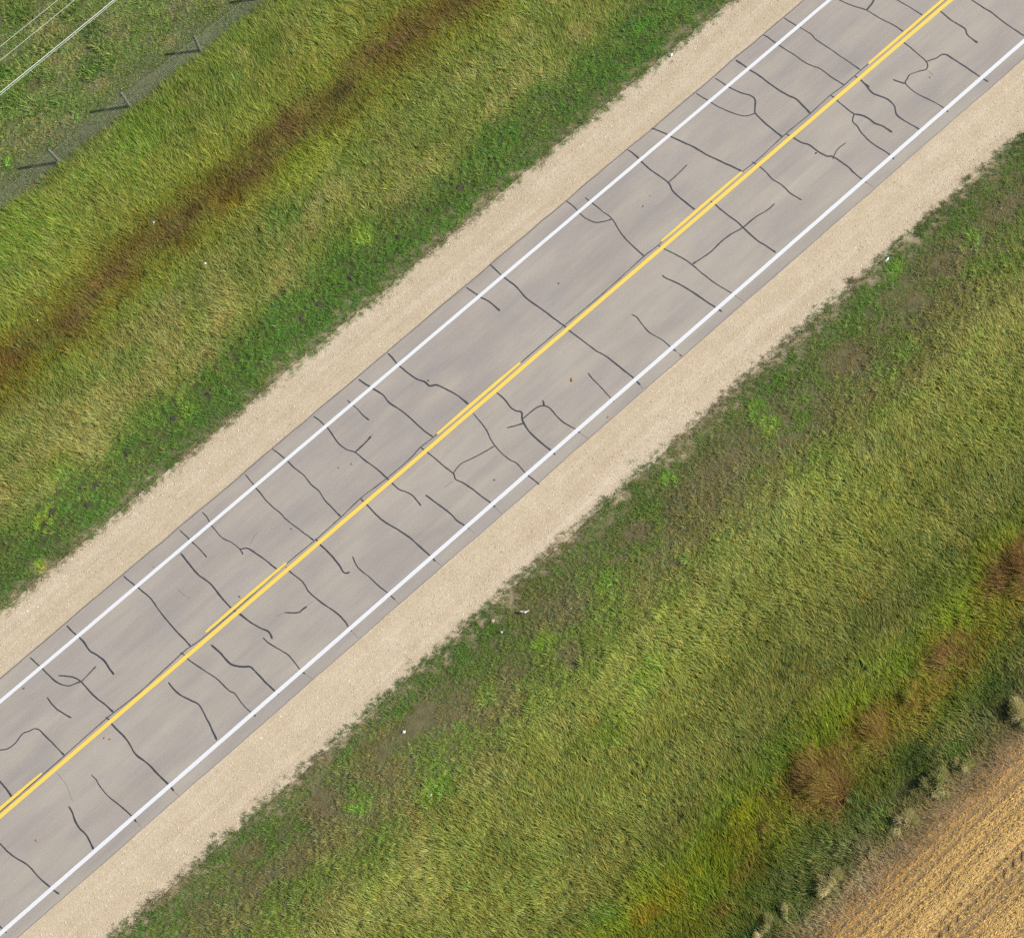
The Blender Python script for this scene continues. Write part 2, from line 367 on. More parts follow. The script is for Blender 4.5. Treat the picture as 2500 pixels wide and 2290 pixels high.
# sealed cracks: polylines surveyed in eight tiles of the picture, 3.694 px per survey px
T = {1: (0, 1250), 2: (0, 1750), 3: (400, 1250), 4: (500, 850), 5: (900, 1050), 6: (1000, 600), 7: (1400, 600), 8: (1350, 200), 9: (1700, 0), 10: (2000, 0)}
S = """1:270,1308 330,1365 385,1412 440,1470 500,1525 560,1555 625,1565 680,1545 735,1525
1:525,1473 600,1480 670,1493 735,1530 800,1605 870,1675 950,1735 1025,1805
1:732,1532 790,1470 866,1388
1:600,1022 650,1075 715,1130 755,1170 785,1215 815,1255 870,1285 930,1330 965,1375 990,1415 1030,1465
1:1115,575 1130,590 1212,658 1250,685 1335,755 1375,800 1450,905 1530,1005 1600,1085 1660,1145 1722,1210
3:142,158 225,240 255,270 320,330 390,408
3:152,370 230,470 310,565 360,600 430,655 500,745 570,825 615,873 650,900 685,920 770,985 850,1035 945,1080 978,1145
3:345,0 385,40 410,85 430,120 490,195 540,240 620,280 690,338 715,385
3:680,338 745,325 790,345 900,420 1020,515
3:1098,495 1135,535 1225,605 1275,660 1305,715 1400,800 1540,895 1630,980 1662,1032 1695,1075
4:362,1135 410,1195 437,1230 460,1262 510,1315 550,1370 620,1440 680,1485 740,1550 860,1640 985,1735
3:1365,240 1385,262 1410,292 1490,370 1560,450 1600,505 1620,540 1650,550 1680,540
4:610,910 665,950 715,992 745,1018 820,1090 890,1145 960,1230 1030,1290 1080,1365 1150,1440 1228,1520
4:980,613 1030,650 1075,690 1105,715 1150,780 1200,850 1270,910 1355,940 1450,1015 1560,1095 1640,1170 1680,1205 1750,1270 1807,1293 1868,1325 1910,1370 1952,1423
4:1355,940 1430,870 1502,795
4:1285,468 1305,490 1340,518 1385,560 1430,610 1485,650
4:1387,280 1450,325 1515,365 1610,425 1660,490 1750,550 1847,625 1972,740 2058,800
5:468,152 500,180 530,200 620,275 690,335 765,393 785,445 850,475 940,535 1030,605 1100,655 1140,695
5:765,393 790,350 840,300 920,262 1020,210 1135,143
4:1650,45 1690,85 1725,130 1755,160 1847,235 1917,281 1982,304 2027,341 2092,334 2177,371 2277,426 2377,506
6:570,1510 640,1590 695,1665 730,1745 770,1800 826,1865 906,1930 970,1966 1041,2045 1111,2105 1171,2153
5:512,583 600,650 740,755 790,810 865,860 905,885
4:1405,1355 1430,1380 1460,1410 1540,1495 1620,1565 1737,1634 1850,1710 1930,1780 2033,1872 2083,1924
3:1700,400 1745,490 1800,545 1847,580 1930,657 2025,733 2085,793
6:785,1325 850,1380 910,1455 960,1490 1010,1502 1015,1560 1030,1600 1080,1675 1160,1755 1275,1845 1315,1885
6:875,1642 950,1625 1030,1600
6:1020,1563 1075,1515 1150,1460 1215,1445 1270,1470 1340,1550 1400,1600 1490,1650 1535,1690
6:1200,1393 1215,1445
7:132,1148 182,1210 252,1280 330,1368 370,1410
6:725,170 820,258 850,285 960,370 1055,475 1200,580 1395,725 1440,765 1560,855 1680,945 1770,995 1847,1055 2015,1190 2083,1258
6:510,375 605,440 635,460 730,515 815,590
7:525,622 570,645 630,720 690,785 800,850 865,905 930,955
7:800,265 840,295 960,350 1060,410 1200,505 1270,548 1340,597
8:120,1075 170,1110 215,1155 240,1185 310,1240 380,1268 450,1262 535,1240
8:290,1045 350,1090 430,1155 535,1240 620,1375 720,1480 825,1575
8:670,615 700,630 770,688 790,712 880,795 1040,910 1080,985 1180,1075 1280,1155
8:1040,910 1110,850 1210,750
8:1420,1080 1460,1105 1560,1190 1670,1270 1715,1315 1847,1435 1913,1475 2013,1540
8:2000,1101 1930,1160 1847,1210 1780,1260 1700,1325 1600,1380 1510,1450 1430,1530 1345,1590 1260,1645
8:950,1475 1000,1505 1110,1560 1200,1610 1260,1655 1365,1743 1485,1832 1605,1902 1650,1935
8:893,418 1020,470 1055,490 1150,535 1280,595 1400,665 1560,740 1705,808
8:1290,105 1380,160 1420,185 1520,240 1640,290 1740,310 1825,285
9:170,708 245,755 285,785 400,838 490,865 530,900 530,960 528,1010 545,1040 640,1130 775,1238
9:810,1210 870,1243 950,1288 1020,1310 1090,1362 1175,1410 1235,1418 1360,1500 1420,1560 1485,1613 1535,1650
9:1348,1290 1280,1345 1240,1410 1230,1440
9:355,545 440,600 475,628 580,695 700,785 820,860 900,895 960,955 1030,1025
9:603,318 640,335 705,385 740,408 820,460 880,495 970,560 1040,595 1120,625 1230,705 1335,770
9:1210,862 1240,880 1270,910 1400,1015 1422,1032 1410,1095 1450,1140 1490,1200 1580,1290 1740,1392 1785,1440
9:1420,1030 1500,1045 1560,1075 1610,1115 1680,1140 1767,1198
9:790,165 830,190 895,230 935,250 1040,315 1080,360 1200,440 1300,510 1480,632
10:322,688 345,705 380,727 425,778 480,840 550,870 620,900 680,960 695,1030 760,1085 895,1165 935,1195
10:405,750 455,790
10:140,-18 175,0 300,55 425,95 560,175 680,235 760,290
10:510,-40 495,0 470,45 425,95
10:730,365 770,390 850,455 965,560 970,625 900,645 820,675 795,715 780,757 870,840 980,895 1115,970 1165,1015
10:665,722 720,740 780,757
10:965,560 1050,530 1110,495 1150,498 1190,525 1280,580 1450,695 1525,742
10:640,-40 700,0 820,70 935,142
10:1060,90 1100,110 1190,185 1310,260 1340,320 1430,392
10:1300,-45 1370,0 1470,65 1560,120 1680,215 1847,325 1920,375
9:500,1462 560,1495 630,1555 690,1620 770,1670 850,1745 950,1808
3:425,1195 500,1260 600,1365 695,1392 775,1392 810,1420 900,1515 1000,1612 1035,1645
3:895,1130 940,1175 1010,1220 1115,1280 1160,1330 1225,1415 1275,1460
3:1090,905 1210,905 1250,880 1295,848
3:40,1532 100,1605 150,1648 240,1695 315,1735 380,1847 438,1965 478,2055
3:150,1265 185,1285 215,1322 330,1405 480,1505 590,1610 640,1635 710,1730 780,1800 830,1840
2:-60,520 0,580 60,650 112,725
2:-70,310 0,298 70,285 140,235 205,150 260,130 335,105 440,200 580,345
1:425,1670 500,1765 560,1805 645,1855
2:955,0 990,30 1010,65 1125,180 1170,245 1225,335 1340,425 1430,520 1520,605 1570,668
2:825,520 870,565 890,605 970,705 1080,795 1190,890 1233,948
2:620,805 650,850 680,935 715,1000 780,1065 845,1195
2:-80,1080 0,1142 110,1245 250,1335 350,1440 455,1535 535,1597
2:-60,1830 0,1885 60,1945"""
HAIR = """1:1595,685 1650,740 1725,785
3:850,180 800,240 775,310
3:1700,1080 1765,1140
3:1290,845 1350,800
3:1090,908 1000,940
3:1280,1465 1340,1510
2:505,495 590,600 640,720 655,760
2:1575,672 1620,715
2:1235,950 1275,990
5:1140,695 1205,760
5:1470,430 1530,478
5:905,888 960,930
5:605,1180 660,1230
5:235,1525 275,1572
5:765,455 680,520
6:1535,1690 1610,1740
7:605,1260 630,1290
7:1468,460 1540,505
7:932,957 985,1000
9:1535,1650 1600,1692
10:975,635 1040,690
4:1502,795 1520,765"""
JOINT = [(-260, 2206), (105.6, 1889.4), (180, 1824), (261, 1752.7), (340, 1690), (444, 1595), (466, 1577.6), (500, 1553), (600, 1466), (701.8, 1374.5), (766.8, 1321), (833, 1262),
         (880.3, 1216.8), (944, 1168), (1000, 1120.7), (1027, 1092), (1065, 1062), (1170, 972), (1273.4, 884.2), (1377.6, 795), (1440, 744), (1500, 692), (1573, 625.7),
         (1605.7, 600), (1700, 516), (1815, 418), (1850, 390.8), (1909.8, 335), (1978.8, 277.5), (2027.5, 233.3), (2061.4, 208.4), (2118, 158.4), (2220, 75), (2330, -18), (2420, -95)]

def catmull(P, step=0.07):
    P = np.asarray(P, float)
    if len(P) < 3: P = np.array([P[0], (P[0] + P[1]) / 2 + 1e-3, P[1]])
    Q = np.vstack([2 * P[0] - P[1], P, 2 * P[-1] - P[-2]]); out = []
    for i in range(1, len(Q) - 2):
        n = max(2, int(np.linalg.norm(Q[i + 1] - Q[i]) / step))
        for k in range(n):
            t = k / n
            out.append(0.5 * (2 * Q[i] + (Q[i + 1] - Q[i - 1]) * t + (2 * Q[i - 1] - 5 * Q[i] + 4 * Q[i + 1] - Q[i + 2]) * t * t + (-Q[i - 1] + 3 * Q[i] - 3 * Q[i + 1] + Q[i + 2]) * t ** 3))
    out.append(P[-1]); return np.array(out)

def ribbon(name, P, wd, z, mat, seed, jit=0.010, blob=True):
    C = catmull(P); n = len(C); s = np.arange(n) * 0.07
    t = np.gradient(C, axis=0); t /= np.linalg.norm(t, axis=1)[:, None] + 1e-9
    nn = np.stack([-t[:, 1], t[:, 0]], 1)
    C = C + nn * (jit * noise(s, s * 0, 0.25, seed, 3))[:, None]
    hw = wd / 2 * (1 + 0.30 * noise(s, s * 0 + 3, 0.35, seed + 1, 3))
    e = np.minimum(s, s[-1] - s); hw = hw * np.interp(e, [0, 0.05, 0.12], [0.45, 0.9, 1.0])
    if blob: hw = hw * (1 + 0.5 * np.exp(-((s[-1] - s - 0.08) / 0.06) ** 2))
    A, B = C + nn * hw[:, None], C - nn * hw[:, None]
    V = [(p[0], p[1], z) for p in A] + [(p[0], p[1], z) for p in B]
    F = [(i, n + i, n + i + 1, i + 1) for i in range(n - 1)]
    return mesh_obj(name, V, F, mat, road)

def parse(txt):
    for ln in txt.strip().split('\n'):
        k, pts = ln.split(':'); ox, oy = T[int(k)]
        yield [at(ox + float(a.split(',')[0]) / 3.694, oy + float(a.split(',')[1]) / 3.694)[:2] for a in pts.split()]

for i, P in enumerate(parse(S)):
    ribbon('crack_seal', P, 0.054 + 0.012 * math.sin(i * 2.4), 0.0034 + 0.00005 * i, M_TAR, 100 + i)
for i, P in enumerate(parse(HAIR)):
    ribbon('hairline_crack', P, 0.013, 0.0022 + 0.00003 * i, M_HAIR, 300 + i, 0.02, False)
ribbon('joint_seal', [at(*p)[:2] for p in JOINT], 0.042, 0.0030, M_JOINT, 555, 0.006, False)
for sgn, yy, wd in ((1, 4.45, 0.030), (-1, -4.19, 0.014)):
    xx = np.arange(-45, 62, 0.6)
    f = w2 if sgn > 0 else w1
    ribbon('edge_crack', [(x, yy + 0.03 * (sgn > 0) + f(x) - 0.02 * sgn) for x in xx], wd, 0.0018, M_HAIR, 600 + sgn, 0.012, False)

# ------------------------------------------------------------------ grass and stubble
STOPS = [
 (-24.5, (112, 100, 54), (146, 126, 80), .26, .20, 36), (-24.0, (104, 100, 48), (128, 116, 66), .22, .30, 52), (-23.3, (84, 92, 36), (100, 104, 46), .10, .38, 60),
 (-22.4, (80, 94, 30), (104, 108, 38), .04, .38, 66), (-21.2, (110, 116, 26), (114, 104, 30), .04, .38, 66),
 (-19.4, (116, 128, 28), (104, 118, 30), .03, .36, 66), (-18.0, (114, 117, 42), (108, 112, 42), .10, .30, 66),
 (-15.0, (122, 128, 44), (114, 122, 40), .14, .30, 68), (-12.2, (126, 134, 48), (134, 136, 58), .18, .28, 66),
 (-10.6, (108, 126, 42), (118, 120, 50), .12, .22, 58), (-8.7, (100, 118, 42), (112, 110, 56), .12, .17, 56),
 (-7.4, (84, 112, 36), (98, 112, 44), .04, .17, 60), (-6.6, (74, 92, 34), (100, 94, 52), .08, .11, 60),
 (6.6, (80, 100, 34), (98, 94, 50), .08, .11, 60), (7.2, (82, 114, 36), (92, 114, 42), .02, .17, 60),
 (9.0, (90, 118, 38), (104, 120, 44), .04, .19, 60), (10.1, (112, 122, 42), (134, 132, 58), .20, .26, 64),
 (12.4, (106, 118, 42), (126, 128, 54), .16, .28, 64), (13.8, (116, 124, 38), (110, 112, 34), .08, .30, 64),
 (14.5, (114, 116, 34), (104, 98, 28), .08, .32, 64), (15.3, (106, 102, 38), (98, 84, 38), .12, .32, 64),
 (16.0, (112, 112, 36), (106, 98, 34), .10, .32, 64), (16.6, (122, 128, 40), (112, 118, 34), .08, .32, 64),
 (19.4, (103, 120, 38), (118, 124, 46), .10, .32, 64), (20.9, (104, 116, 38), (98, 110, 38), .10, .30, 62),
 (21.4, (100, 112, 54), (102, 112, 58), .14, .08, 54), (22.4, (104, 118, 54), (114, 120, 62), .18, .09, 58),
 (23.3, (106, 126, 48), (126, 134, 62), .18, .14, 66), (30.0, (102, 126, 46), (128, 136, 64), .18, .17, 68), (34, (102, 126, 46), (128, 136, 64), .18, .17, 68)]
_sy = [s[0] for s in STOPS]
_sA = np.array([lin(s[1]) for s in STOPS]); _sB = np.array([lin(s[2]) for s in STOPS])
_sA = _sA * np.array([.97, .96, 1.58]); _sB = _sB * np.array([.97, .96, 1.58])
_sd = [s[3] for s in STOPS]; _sh = [s[4] for s in STOPS]; _sn = [s[5] for s in STOPS]
def interp3(y, A): return np.stack([np.interp(y, _sy, A[:, k]) for k in range(3)], 1)

# soft patches seen in the picture: px, py, radius (m), colour, strength, height factor, density factor
PATCH = [
 (695, 535, .9, (70, 112, 36), .75, .9, 1), (740, 285, 1.1, (98, 76, 48), .65, 1.05, 1), (700, 320, .6, (96, 74, 48), .6, 1, 1), (640, 350, .6, (86, 68, 38), .6, 1, 1), (835, 235, .5, (62, 60, 30), .7, .9, 1),
 (1000, 60, .9, (92, 70, 34), .6, 1, 1), (1070, 30, .9, (100, 80, 30), .6, 1, 1), (520, 470, 1.0, (92, 76, 22), .6, 1, 1),
 (560, 500, .7, (112, 84, 26), .4, 1, 1), (480, 520, .5, (60, 44, 24), .7, .8, 1), (370, 570, 1.0, (80, 64, 34), .6, 1, 1), (280, 640, 1.2, (92, 70, 26), .5, 1, 1),
 (130, 770, 1.1, (88, 70, 30), .5, 1, 1), (30, 880, 1.2, (108, 82, 32), .5, 1, 1), (60, 960, 1.0, (104, 86, 26), .5, 1, 1),
 (760, 420, 1.2, (122, 136, 32), .5, 1, 1), (900, 380, 1.0, (108, 128, 44), .4, 1, 1), (1380, 60, 1.2, (92, 120, 30), .5, 1, 1),
 (60, 560, 1.8, (108, 132, 42), .5, 1.1, 1), (360, 320, 1.6, (102, 130, 42), .45, 1.1, 1), (560, 90, 1.4, (102, 130, 46), .4, 1.1, 1), (200, 470, 1.2, (132, 140, 62), .4, 1, 1),
 (1570, 70, .5, (84, 150, 46), .6, 1.1, 1), (1420, 380, .4, (70, 100, 30), .4, 1, 1),
 (2450, 1200, 1.6, (104, 116, 62), .4, 1, 1), (2350, 1020, 1.5, (112, 116, 40), .4, 1, 1), (1850, 1300, 2.0, (118, 132, 66), .4, 1, 1),
 (1600, 1650, .9, (96, 128, 24), .6, 1, 1), (1500, 1790, .8, (92, 120, 26), .6, .9, 1), (1420, 1830, .5, (84, 108, 24), .5, .9, 1),
 (1700, 1900, 1.6, (120, 124, 62), .35, 1, 1), (1450, 2050, 1.2, (108, 100, 56), .35, 1, 1), (1480, 2240, .7, (88, 120, 46), .6, 1, 1), (1250, 2200, 1.4, (104, 108, 48), .4, 1, 1),
 (1930, 1830, .9, (76, 96, 28), .7, .8, 1), (1870, 1870, .7, (84, 102, 34), .6, .8, 1), (2300, 1420, 1.2, (80, 102, 30), .5, .9, 1), (2090, 1560, 1.0, (84, 104, 42), .4, .9, 1),
 (1830, 1990, .6, (126, 134, 24), .7, 1.1, 1), (1800, 2070, .9, (118, 120, 20), .6, 1.1, 1), (1860, 2110, .7, (96, 92, 26), .5, 1, 1),
 (1580, 2240, .6, (134, 114, 34), .7, 1, 1), (1650, 2190, .6, (126, 120, 26), .6, 1, 1), (1730, 2160, .9, (104, 124, 22), .6, 1, 1), (2200, 1620, .5, (114, 138, 36), .5, 1.1, 1),
 (2340, 1520, .8, (116, 130, 28), .6, 1, 1), (2420, 1560, .9, (98, 104, 24), .5, 1, 1), (2240, 1700, .6, (132, 118, 40), .5, 1, 1), (2150, 1900, .9, (100, 96, 30), .5, 1, 1),
 (2240, 1870, .8, (52, 70, 24), .7, .6, .9), (2060, 2110, .7, (54, 72, 24), .7, .45, .6), (1990, 2200, .6, (56, 76, 28), .7, .6, .9), (1870, 2290, .6, (48, 64, 22), .7, .6, .9),
 (2440, 1700, .9, (56, 72, 26), .6, .6, .9), (2340, 1840, .5, (84, 112, 40), .6, .9, 1), (2160, 2010, .5, (90, 118, 42), .6, 1, 1), (1910, 2160, .5, (80, 84, 48), .5, 1, 1),
 (1990, 1915, 1.2, (120, 88, 44), .65, 1.1, 1), (2120, 1790, 1.1, (116, 98, 38), .6, 1.05, 1), (2180, 1750, .7, (112, 88, 36), .5, 1.05, 1), (2300, 1600, 1.1, (112, 92, 44), .6, 1.05, 1), (2470, 1400, 1.3, (124, 92, 48), .65, 1.1, 1), (2062, 1948, .42, (44, 34, 20), .85, .35, .35), (2215, 1935, .35, (52, 60, 24), .8, .4, .5),
 (1028, 1748, .55, (118, 92, 74), .9, .45, .25), (790, 1960, .6, (116, 96, 72), .8, .5, .35), (925, 1815, 1.0, (112, 100, 58), .5, .7, .7), (1560, 1300, .6, (120, 100, 72), .8, .5, .35),
 (1275, 1470, .9, (104, 96, 52), .5, .8, .7), (2060, 870, .8, (116, 98, 66), .7, .6, .5), (2230, 740, .6, (116, 98, 66), .7, .6, .5), (2290, 650, .6, (112, 98, 62), .6, .6, .5),
 (2460, 510, .5, (128, 112, 84), .8, .5, .4), (2400, 545, .5, (120, 116, 66), .5, .7, .6), (1390, 1600, .6, (122, 110, 76), .6, .6, .5), (610, 2080, .6, (116, 98, 66), .6, .6, .5),
 (1190, 1700, .5, (110, 146, 46), .45, 1.4, 1), (1070, 1930, .6, (106, 142, 46), .45, 1.4, 1), (1480, 1420, .5, (110, 148, 46), .45, 1.4, 1), (1850, 1000, .5, (104, 146, 46), .45, 1.4, 1),
 (880, 1970, .5, (100, 148, 44), .6, 1.5, 1), (1330, 1560, .6, (112, 142, 40), .5, 1.4, 1), (1880, 1040, .4, (126, 158, 56), .6, 1.4, 1), (1640, 1170, .4, (120, 156, 56), .6, 1.4, 1),
 (2185, 660, .5, (112, 152, 40), .5, 1.5, 1), (2380, 585, .5, (116, 156, 48), .5, 1.5, 1), (460, 1010, .4, (126, 150, 54), .5, 1.3, 1), (120, 1265, .5, (130, 156, 46), .6, 1.3, 1),
 (100, 1385, .3, (146, 168, 50), .8, 1.3, 1), (890, 580, .5, (140, 160, 60), .6, 1.3, 1), (440, 985, .5, (118, 140, 56), .5, 1.3, 1),
 (235, 80, .7, (48, 84, 32), .7, 1.5, 1.2), (400, 90, .4, (50, 84, 30), .6, 1.5, 1.2), (220, 160, .6, (52, 96, 30), .6, 1.6, 1.2), (60, 45, .9, (86, 108, 34), .5, 1.2, 1), (510, 25, .45, (92, 112, 26), .7, 1.3, 1.3),
 (130, 95, .6, (146, 136, 84), .5, .9, .9), (110, 160, .6, (150, 142, 84), .5, .8, .9), (240, 210, .5, (160, 136, 98), .6, .6, .5), (90, 210, .5, (104, 92, 66), .6, .5, .4), (40, 340, .6, (144, 132, 94), .5, .7, .7),
 (60, 320, .4, (56, 88, 32), .6, 1.3, 1.2), (25, 400, .35, (70, 106, 34), .7, 1.4, 1.2), (440, 20, .5, (130, 118, 96), .6, .5, .5), (420, 95, .5, (140, 138, 84), .5, .9, .9), (410, 110, .4, (150, 136, 84), .5, .8, .8)]
_pp = [(on_ground(p[0], p[1]), p) for p in PATCH]

MOUNDS = [(110, 1277), (129, 1254), (214, 1235), (233, 1183), (311, 1108), (425, 1023), (506, 965), (737, 781), (779, 742), (857, 676), (976, 580), (1049, 513), (1122, 459), (1389, 248)]
_mp = np.array([on_ground(*m)[:2] for m in MOUNDS])

def margin_ok(x, y, m=190):
    u, v = project(np.stack([x, y, zg(y)], 1))
    return (u > -m) & (u < IW + m) & (v > -m) & (v < IH + m)

def field(x, y):
    """colour A/B mix, dry share, height, density at each place"""
    yw = y + 0.55 * noise(x, y, 4.5, 21) + 0.30 * noise(x, y, 1.2, 22)
    ay = np.abs(y)
    k = smooth(7.2, 9.5, ay) * (1 - 0.75 * smooth(20.2, 21.2, y) * (y < 22.0)) * (1 - 0.7 * smooth(23.2, 24.4, -y))
    ys_ = y + (yw - y) * k
    m = smooth(-0.30, 0.45, noise(x * .6, y, 0.9, 23, 4) + 0.5 * noise(x, y, 5.0, 24))
    A, B = interp3(ys_, _sA), interp3(ys_, _sB)
    c = A * (1 - m[:, None]) + B * m[:, None]
    dry = np.interp(ys_, _sy, _sd); h = np.interp(ys_, _sy, _sh); d = np.interp(ys_, _sy, _sn)
    for P, q in _pp:
        e = np.hypot((x - P[0]) * 0.8, (y - P[1]) * 1.15) / q[2] + 0.35 * noise(x, y, 0.5, int(q[0]), 2)
        wgt = q[4] * (0.75 if q[2] > .85 else 1.0) * (1 - smooth(0.35, 1.3, e)); s = wgt > 1e-3
        ws = wgt[s][:, None]; c[s] = c[s] * (1 - ws) + lin(q[3]) * ws
        h[s] *= 1 + (q[5] - 1) * wgt[s]; d[s] *= 1 + (q[6] - 1) * wgt[s]
    br = 1 + 0.12 * noise(x * 0.35, y, 1.3, 71, 3) + 0.07 * noise(x, y, 6.0, 75, 2) + 0.07 * noise(x, y, 0.5, 72, 2)
    c = c * br[:, None] * np.stack([np.ones_like(br), 1 + .05 * noise(x, y, 2.2, 73), np.ones_like(br)], 1)
    h *= 1 + 0.18 * noise(x, y, 0.8, 25); d *= 1 + 0.15 * noise(x, y, 0.6, 26)
    pas = (y > 23.0) * smooth(23.0, 24.0, y)
    gp = smooth(0.10, 0.55, noise(x, y, 1.0, 61, 3)) * pas; tp = smooth(0.25, 0.7, noise(x, y, 0.6, 62, 3)) * pas * (1 - gp)
    c = c * (1 - .65 * gp[:, None]) + lin((78, 104, 40)) * .65 * gp[:, None]
    c = c * (1 - .6 * tp[:, None]) + lin((138, 132, 82)) * .5 * tp[:, None]
    h = h * (1 + .9 * gp - .4 * tp); d = d * (1 - .35 * tp)
    # fringe on the gravel: thins out raggedly
    rim = 6.52 + 0.04 * noise(x, y * 0, 1.3, 27) + 0.09 * noise(x, y, 0.2, 28)
    d *= smooth(-0.12, 0.12, ay - rim) * 0.94 + 0.06 * smooth(-0.4, 0.1, ay - rim)
    # bare patches on the lower verge
    low = (y < -7.3) & (y > -11.6)
    bare = smooth(0.25, 0.75, noise(x * 0.7, y, 0.7, 29, 3)) * low * (1 - smooth(10.4, 11.6, ay))
    d *= 1 - 0.18 * bare; h *= 1 - 0.25 * bare
    for mx, my in _mp:
        e = np.hypot(x - mx, y - my); d *= smooth(0.10, 0.30, e)
    return c, dry, h, d

GAIN = 1.36
def tufts(y0, y1, spread, per):
    """tuft centres between y0 and y1, thinned by the density field"""
    area = (y1 - y0) * 68; n = int(area * 70)
    x = RNG.uniform(-28, 40, n); y = RNG.uniform(y0, y1, n)
    ok = margin_ok(x, y); x, y = x[ok], y[ok]
    c, dry, h, d = field(x, y)
    keep = RNG.uniform(0, 70, len(x)) < d
    return x[keep], y[keep], c[keep], dry[keep], h[keep]

def build_blades(name, bx, by, bz, az, t0, t1, L, wd, col, mat):
    n = len(bx)
    d = np.stack([np.cos(az), np.sin(az), np.zeros(n)], 1)
    tw = az + math.pi / 2 + RNG.normal(0, 0.5, n)
    s = np.stack([np.cos(tw), np.sin(tw), np.zeros(n)], 1) * (wd / 2)[:, None]
    up = np.array([0, 0, 1.0])
    B = np.stack([bx, by, bz], 1)
    Mi = B + (L * .5)[:, None] * (np.sin(t0)[:, None] * d + np.cos(t0)[:, None] * up)
    Tp = Mi + (L * .5)[:, None] * (np.sin(t1)[:, None] * d + np.cos(t1)[:, None] * up)
    V = np.stack([B - s * .7, B + s * .7, Mi + s, Mi - s, Tp], 1).reshape(-1, 3).astype(np.float32)
    o5 = (np.arange(n) * 5)[:, None]
    Lp = (o5 + np.array([[0, 1, 2, 3, 3, 2, 4]])).reshape(-1).astype(np.int32)
    me = bpy.data.meshes.new(name)
    me.vertices.add(n * 5); me.loops.add(n * 7); me.polygons.add(n * 2)
    me.vertices.foreach_set('co', V.ravel()); me.loops.foreach_set('vertex_index', Lp)
    st = (np.arange(n) * 7)[:, None] + np.array([[0, 4]])
    me.polygons.foreach_set('loop_start', st.reshape(-1).astype(np.int32))
    me.update(calc_edges=True)
    a = me.color_attributes.new('col', 'FLOAT_COLOR', 'POINT')
    c4 = np.ones((n, 5, 4), np.float32); c4[:, :, :3] = np.clip(col, 0.004, 0.9)[:, None, :]
    a.data.foreach_set('color', c4.ravel())
    me.materials.append(mat)
    return link(bpy.data.objects.new(name, me))

def grass(name, y0, y1, label, per=18, width=0.0155, wind=0.40, spread=0.11, leaf=1.0, lng=1.0, dryc=((176, 168, 106), (150, 140, 82))):
    x, y, c, dry, h = tufts(y0, y1, spread, per)
    n = len(x); k = RNG.integers(int(per * .7), int(per * 1.35), n)
    i = np.repeat(np.arange(n), k); m = len(i)
    rad = np.abs(RNG.normal(0, spread, m)); an = RNG.uniform(0, 2 * math.pi, m)
    bx = x[i] + rad * np.cos(an); by = y[i] + rad * np.sin(an)
    tl = np.exp(RNG.normal(0, 0.16, n))[i]
    L = np.clip(h[i], 0.03, 1.3) * lng * tl * RNG.uniform(0.65, 1.25, m)
    # lean: outward from the tuft, plus a slowly turning wind that lays the tall grass over
    wa = math.radians(86) + 0.55 * noise(bx, by, 3.5, 41) + 0.25 * noise(bx, by, 0.9, 42)
    ox, oy = np.cos(an) + RNG.normal(0, .5, m), np.sin(an) + RNG.normal(0, .5, m)
    wf = wind * np.clip(h[i] / 0.35, 0.25, 1.3) * 6.5
    az = np.arctan2(oy + wf * np.sin(wa), ox + wf * np.cos(wa))
    t0 = np.clip(RNG.normal(0.82, 0.18, m), 0.05, 1.3); t1 = np.clip(t0 + RNG.normal(0.50, 0.22, m), 0.2, 1.58)
    col = c[i] * GAIN * np.exp(RNG.normal(0, 0.12, n))[i][:, None] * np.exp(RNG.normal(0, 0.14, m))[:, None]
    hue = RNG.normal(0, 0.09, n)[i] + RNG.normal(0, 0.05, m)
    col = col * np.stack([1 + hue, 1 - 0.15 * hue, 1 - .8 * hue], 1)
    dd = RNG.uniform(0, 1, m) < dry[i] * (0.6 + 0.8 * smooth(-.4, .6, noise(bx, by, 0.9, 44)))
    dc = lin(dryc[0]) * GAIN; dk = lin(dryc[1]) * GAIN; r = RNG.uniform(0, 1, m)[:, None]
    col = np.where(dd[:, None], (dc * r + dk * (1 - r)) * 0.6 + col * 0.4, col)
    L = np.where(dd, L * 1.12, L); wd = width * RNG.uniform(0.6, 1.35, m) * np.clip(L / 0.3, 0.55, 1.25) * np.where(dd, 0.75, 1.0)
    o = build_blades(name, bx, by, zg(by) - 0.01 + 0.035 * (np.abs(by) < 6.9), az, t0, t1, L, wd * leaf, col, M_BLADE)
    return tag(o, label, 'grass', kind='stuff')

grass('short_grass', 6.0, 9.4, 'short bright green grass along the fence side gravel shoulder', per=20, width=0.0175, spread=.06, wind=.25)
grass('tall_grass', 9.4, 14.0, 'yellow green grass with tan tips between short green strip and brown ditch', lng=1.15)
grass('ditch_grass', 14.0, 16.9, 'rusty brown grass in a strip along the bottom of the ditch', dryc=((134, 112, 66), (102, 80, 46)))
grass('hay_grass', 16.9, 21.5, 'bright yellow green uncut grass leaning up to the wire fence', lng=1.25)
grass('pasture_plants', 21.5, 34.0, 'low patchy pasture plants and bare olive ground behind the wire fence', per=18, width=0.026, wind=.12, spread=.06, dryc=((178, 166, 112), (140, 128, 84)))
grass('short_grass', -11.6, -6.0, 'short patchy green grass with bare earth below the lower gravel shoulder', per=22, width=0.0195, spread=.06, wind=.25, dryc=((150, 134, 90), (124, 104, 74)))
grass('tall_grass', -19.0, -11.6, 'wide belt of olive green meadow grass between patchy verge and rusty clumps', wind=.5, lng=1.2)
grass('margin_plants', -25.0, -19.0, 'yellow green to dark green plants along the edge of the stubble field', width=0.0165, dryc=((160, 146, 96), (140, 118, 66)))

